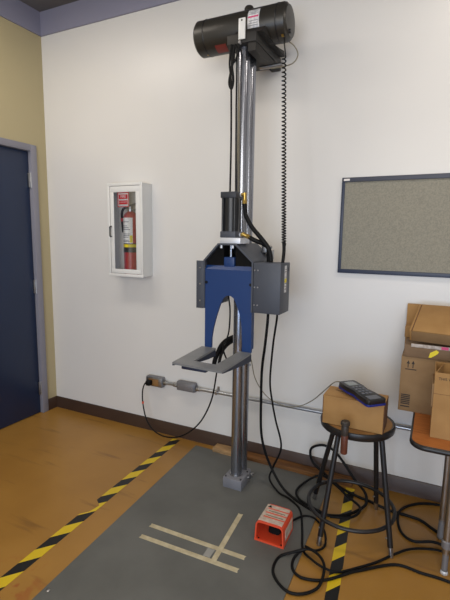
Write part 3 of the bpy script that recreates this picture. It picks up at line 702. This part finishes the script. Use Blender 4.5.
# handheld device on the box
hb = SZ+SH+.003
XD = Matrix.Translation((2.525, -.523, hb+.006)) @ Matrix.Rotation(math.radians(-46), 4, 'Z') @ Matrix.Rotation(math.radians(2), 4, 'Y')
hd = thing('handheld_meter', 'black handheld device with blue edges lying on the stool box', 'meter', (2.525, -.523, hb))
XF.append(XD)
def dev(w0, w1, z0, z1, k=1.0):
    L = .122
    o_ = [(-L, -.036), (-L+.012, -.043), (-.04, -.043), (0, -.036), (.04, -.044), (L-.012, -.047), (L, -.040), (L, .040), (L-.012, .047), (.04, .044), (0, .036), (-.04, .043), (-L+.012, .043), (-L, .036)]
    return prism([(x*k, y*k*1.08) for x, y in o_], 'z', z0, z1, bev=.003)
obj('lower_shell', dev(0, 0, 0.003, .014, 1.0), M['bluep'], hd, label='blue lower shell')
obj('upper_shell', dev(0, 0, .012, .034, .985), M['black_m'], hd)
obj('screen', box(-.102, -.055, -.026, .026, .033, .0348, .0005), M['screen'], hd)
obj('nameplate', box(.070, .108, -.030, .030, .033, .0346, .0005), M['key'], hd)
for i in range(4):
    for j in range(3):
        obj('key', box(-.040+i*.025, -.026+i*.025, -.026+j*.019, -.013+j*.019, .033, .0358, .001), M['key'], hd)
XF.pop()
# brown grip hanging at the stool edge
gp = thing('hanging_grip', 'brown cylindrical grip with dark cap hanging at the stool edge', 'grip', (2.478, -.640, .478))
obj('grip_body', lathe([(.013, .483), (.0155, .487), (.0155, .570), (.014, .574)], (2.484, -.645, 0), n=24), M['grip'], gp)
obj('cap', lathe([(.015, .570), (.0165, .575), (.0165, .612), (.015, .616), (.0205, .620), (.0205, .632), (.016, .637)], (2.484, -.645, 0), n=24), M['gripcap'], gp)
obj('hook', tube([(2.478, -.632, .60), (2.478, -.618, .600), (2.478, -.612, .580), (2.480, -.590, .5735)], .003, n=8, sub=4), M['steel'], gp)

# ================================================================ TABLE
TZ = .600; TX0, TX1, TY0, TY1 = 2.752, 3.85, -.655, -.060
tb = thing('work_table', 'small table with orange wood top, dark edge and metal legs by the wall', 'table', (3.3, -.36, 0))
def rrect(x0, x1, y0, y1, r, k=8):
    out = []
    for cx_, cy_, a0 in ((x1-r, y1-r, 0), (x0+r, y1-r, 90), (x0+r, y0+r, 180), (x1-r, y0+r, 270)):
        for i in range(k+1):
            a = math.radians(a0+90*i/k); out.append((cx_+r*math.cos(a), cy_+r*math.sin(a)))
    return out
obj('tabletop', prism(rrect(TX0+.004, TX1-.004, TY0+.004, TY1-.004, .056), 'z', TZ-.022, TZ), M['wood_t'], tb)
obj('edge_band', tube([(x, y, TZ-.0135) for x, y in rrect(TX0+.007, TX1-.007, TY0+.007, TY1-.007, .053)], .0125, n=12, sub=1, closed=True), M['black_m'], tb)
for lx in (2.925, 3.70):
    for ly, r_ in ((-.575, .016), (-.33, .014)):
        L = obj('leg', cyl((lx if ly < -.5 else lx-.012, ly, .10), (lx if ly < -.5 else lx-.012, ly, TZ-.022), r_, n=24), M['steel'], tb)
        if ly < -.5:
            obj('leg_insert', cyl((lx, ly, .018), (lx, ly, .13), .0125, n=20), M['castbox'], L)
            obj('leg_collar', lathe([(.017, .125), (.021, .128), (.021, .158), (.017, .162)], (lx, ly, 0), n=20), M['castbox'], L)
            obj('glide', lathe([(.013, 0), (.016, .003), (.015, .012), (.008, .020)], (lx, ly, 0), n=20), M['alu'], L)
        else:
            obj('glide', lathe([(.014, 0), (.017, .004), (.014, .10)], (lx-.012, ly, 0), n=20), M['castbox'], L)
    obj('leg_brace', box(lx-.010, lx+.008, -.575, -.33, .205, .222, .002), M['castbox'], tb) if lx > 3 else None
obj('apron', box(2.90, 3.72, -.58, -.33, TZ-.045, TZ-.022, .002), M['black_m'], tb)

# ================================================================ BOXES ON THE TABLE
def shell(name, x0, x1, y0, y1, z0, z1, par, m_, t=.003):
    b = box(x0, x1, y0, y0+t, z0, z1); box(x0, x1, y1-t, y1, z0, z1, bm=b); box(x0, x0+t, y0+t, y1-t, z0, z1, bm=b)
    box(x1-t, x1, y0+t, y1-t, z0, z1, bm=b); box(x0+t, x1-t, y0+t, y1-t, z0, z0+t, bm=b)
    return obj(name, b, m_, par)
# A: big carton with up arrows
A = thing('cardboard_box', 'large brown cardboard box with two black up arrows, at the stack bottom', 'box', (2.92, -.18, TZ))
obj('carton', box(2.676, 3.16, -.300, -.045, TZ+.0005, .876, .003), M['card2'], A)
b = None
for ax in (2.708, 2.730):
    b = prism([(ax-.002, .822), (ax+.002, .822), (ax+.002, .842), (ax+.0075, .842), (ax, .858), (ax-.0075, .842), (ax-.002, .842)], 'y', -.3008, -.2998, bm=b)
b = box(2.696, 2.746, -.3008, -.2998, .812, .816, bm=b)
obj('arrow_print', b, M['print'], A, label='two black up arrows over a line')
b = box(2.686, 2.727, -.3008, -.2998, .622, .628)
for k in range(6): box(2.686, 2.727, -.3008, -.2998, .636+k*.009, .636+k*.009+.0055, bm=b)
obj('stamp_print', b, M['print'], A, label='small dark printed stamp')
# E: flat box on it, shade mixed into its brown
E_ = thing('cardboard_box', 'flat shade-darkened cardboard box on the arrow box, bearing a yellow-green tag', 'box', (2.93, -.18, .877))
obj('carton', box(2.686, 3.15, -.306, -.050, .877, .936, .003), M['card3'], E_)
obj('torn_tape', box(2.715, 3.14, -.3075, -.3055, .928, .944, .0005), M['tear'], E_, label='torn whitish tape along the top edge')
obj('tape_print', box(2.845, 2.875, -.3082, -.3072, .930, .943), M['pink'], E_)
tg = prism([(-.026, -.006), (-.018, -.012), (.016, -.010), (.027, -.004), (.022, .009), (-.008, .010)], 'y', -.0006, .0006)
bmesh.ops.transform(tg, matrix=Matrix.Translation((2.812, -.3072, .905)) @ Matrix.Rotation(-.6, 4, 'Y'), verts=tg.verts)
obj('tag', tg, M['yellow'], E_, label='yellow-green paper tag')
# D: two pieces behind
D1 = tag(obj('cardboard_box', box(2.674, 2.90, -.135, -.062, .9365, .994, .002), M['card']), 'small tan cardboard box peeking out left, just under the tilted lid box', 'box')
D2_ = tag(obj('cardboard_box', box(2.673, 2.95, -.041, -.014, TZ+.0005, 1.098, .002), M['card']), 'slim upright tan cardboard box against the wall, tallest of the stack', 'box')
# C: tilted flat box
Cb = thing('cardboard_box', 'flat tan cardboard box tilted on top of the stack', 'box', (2.87, -.2, .945))
ang = math.radians(24)
XF.append(Matrix.Translation((2.706, -.288, .954)) @ Matrix.Rotation(math.radians(-8), 4, 'Z') @ Matrix.Rotation(ang, 4, 'X'))
obj('carton', box(.008, .33, .0, .238, .0, .055, .002), M['card2'], Cb)
obj('lid', box(.012, .33, .001, .240, .0555, .060, .001), M['card'], Cb)
obj('lid_edge', box(.0, .008, .0, .240, .002, .061, .001), M['card'], Cb)
obj('lid_gap', box(.008, .0125, .002, .238, .054, .0602), M['cardedge'], Cb)
XF.pop()
# B: open box in front
B = thing('cardboard_box', 'open tan cardboard box with small print, front right on the table', 'box', (2.97, -.46, TZ))
shell('carton', 2.824, 3.12, -.556, -.375, TZ+.0005, .888, B, M['card'])
fl = prism([(2.826, -.555), (2.829, -.555), (2.861, -.380), (2.858, -.380)], 'z', .830, .8875)
obj('flap', fl, M['card'], B)
obj('flap', box(2.817, 2.8238, -.552, -.390, .735, .835, .001), M['card2'], B, label='folded outer side flap')
text('print', 'THIS WAY', .016, M['print'], B, (2.838, -.5564, .862), RF, align='LEFT')
obj('seam_print', box(2.824, 3.12, -.5566, -.5558, .795, .7965), M['cardedge'], B)
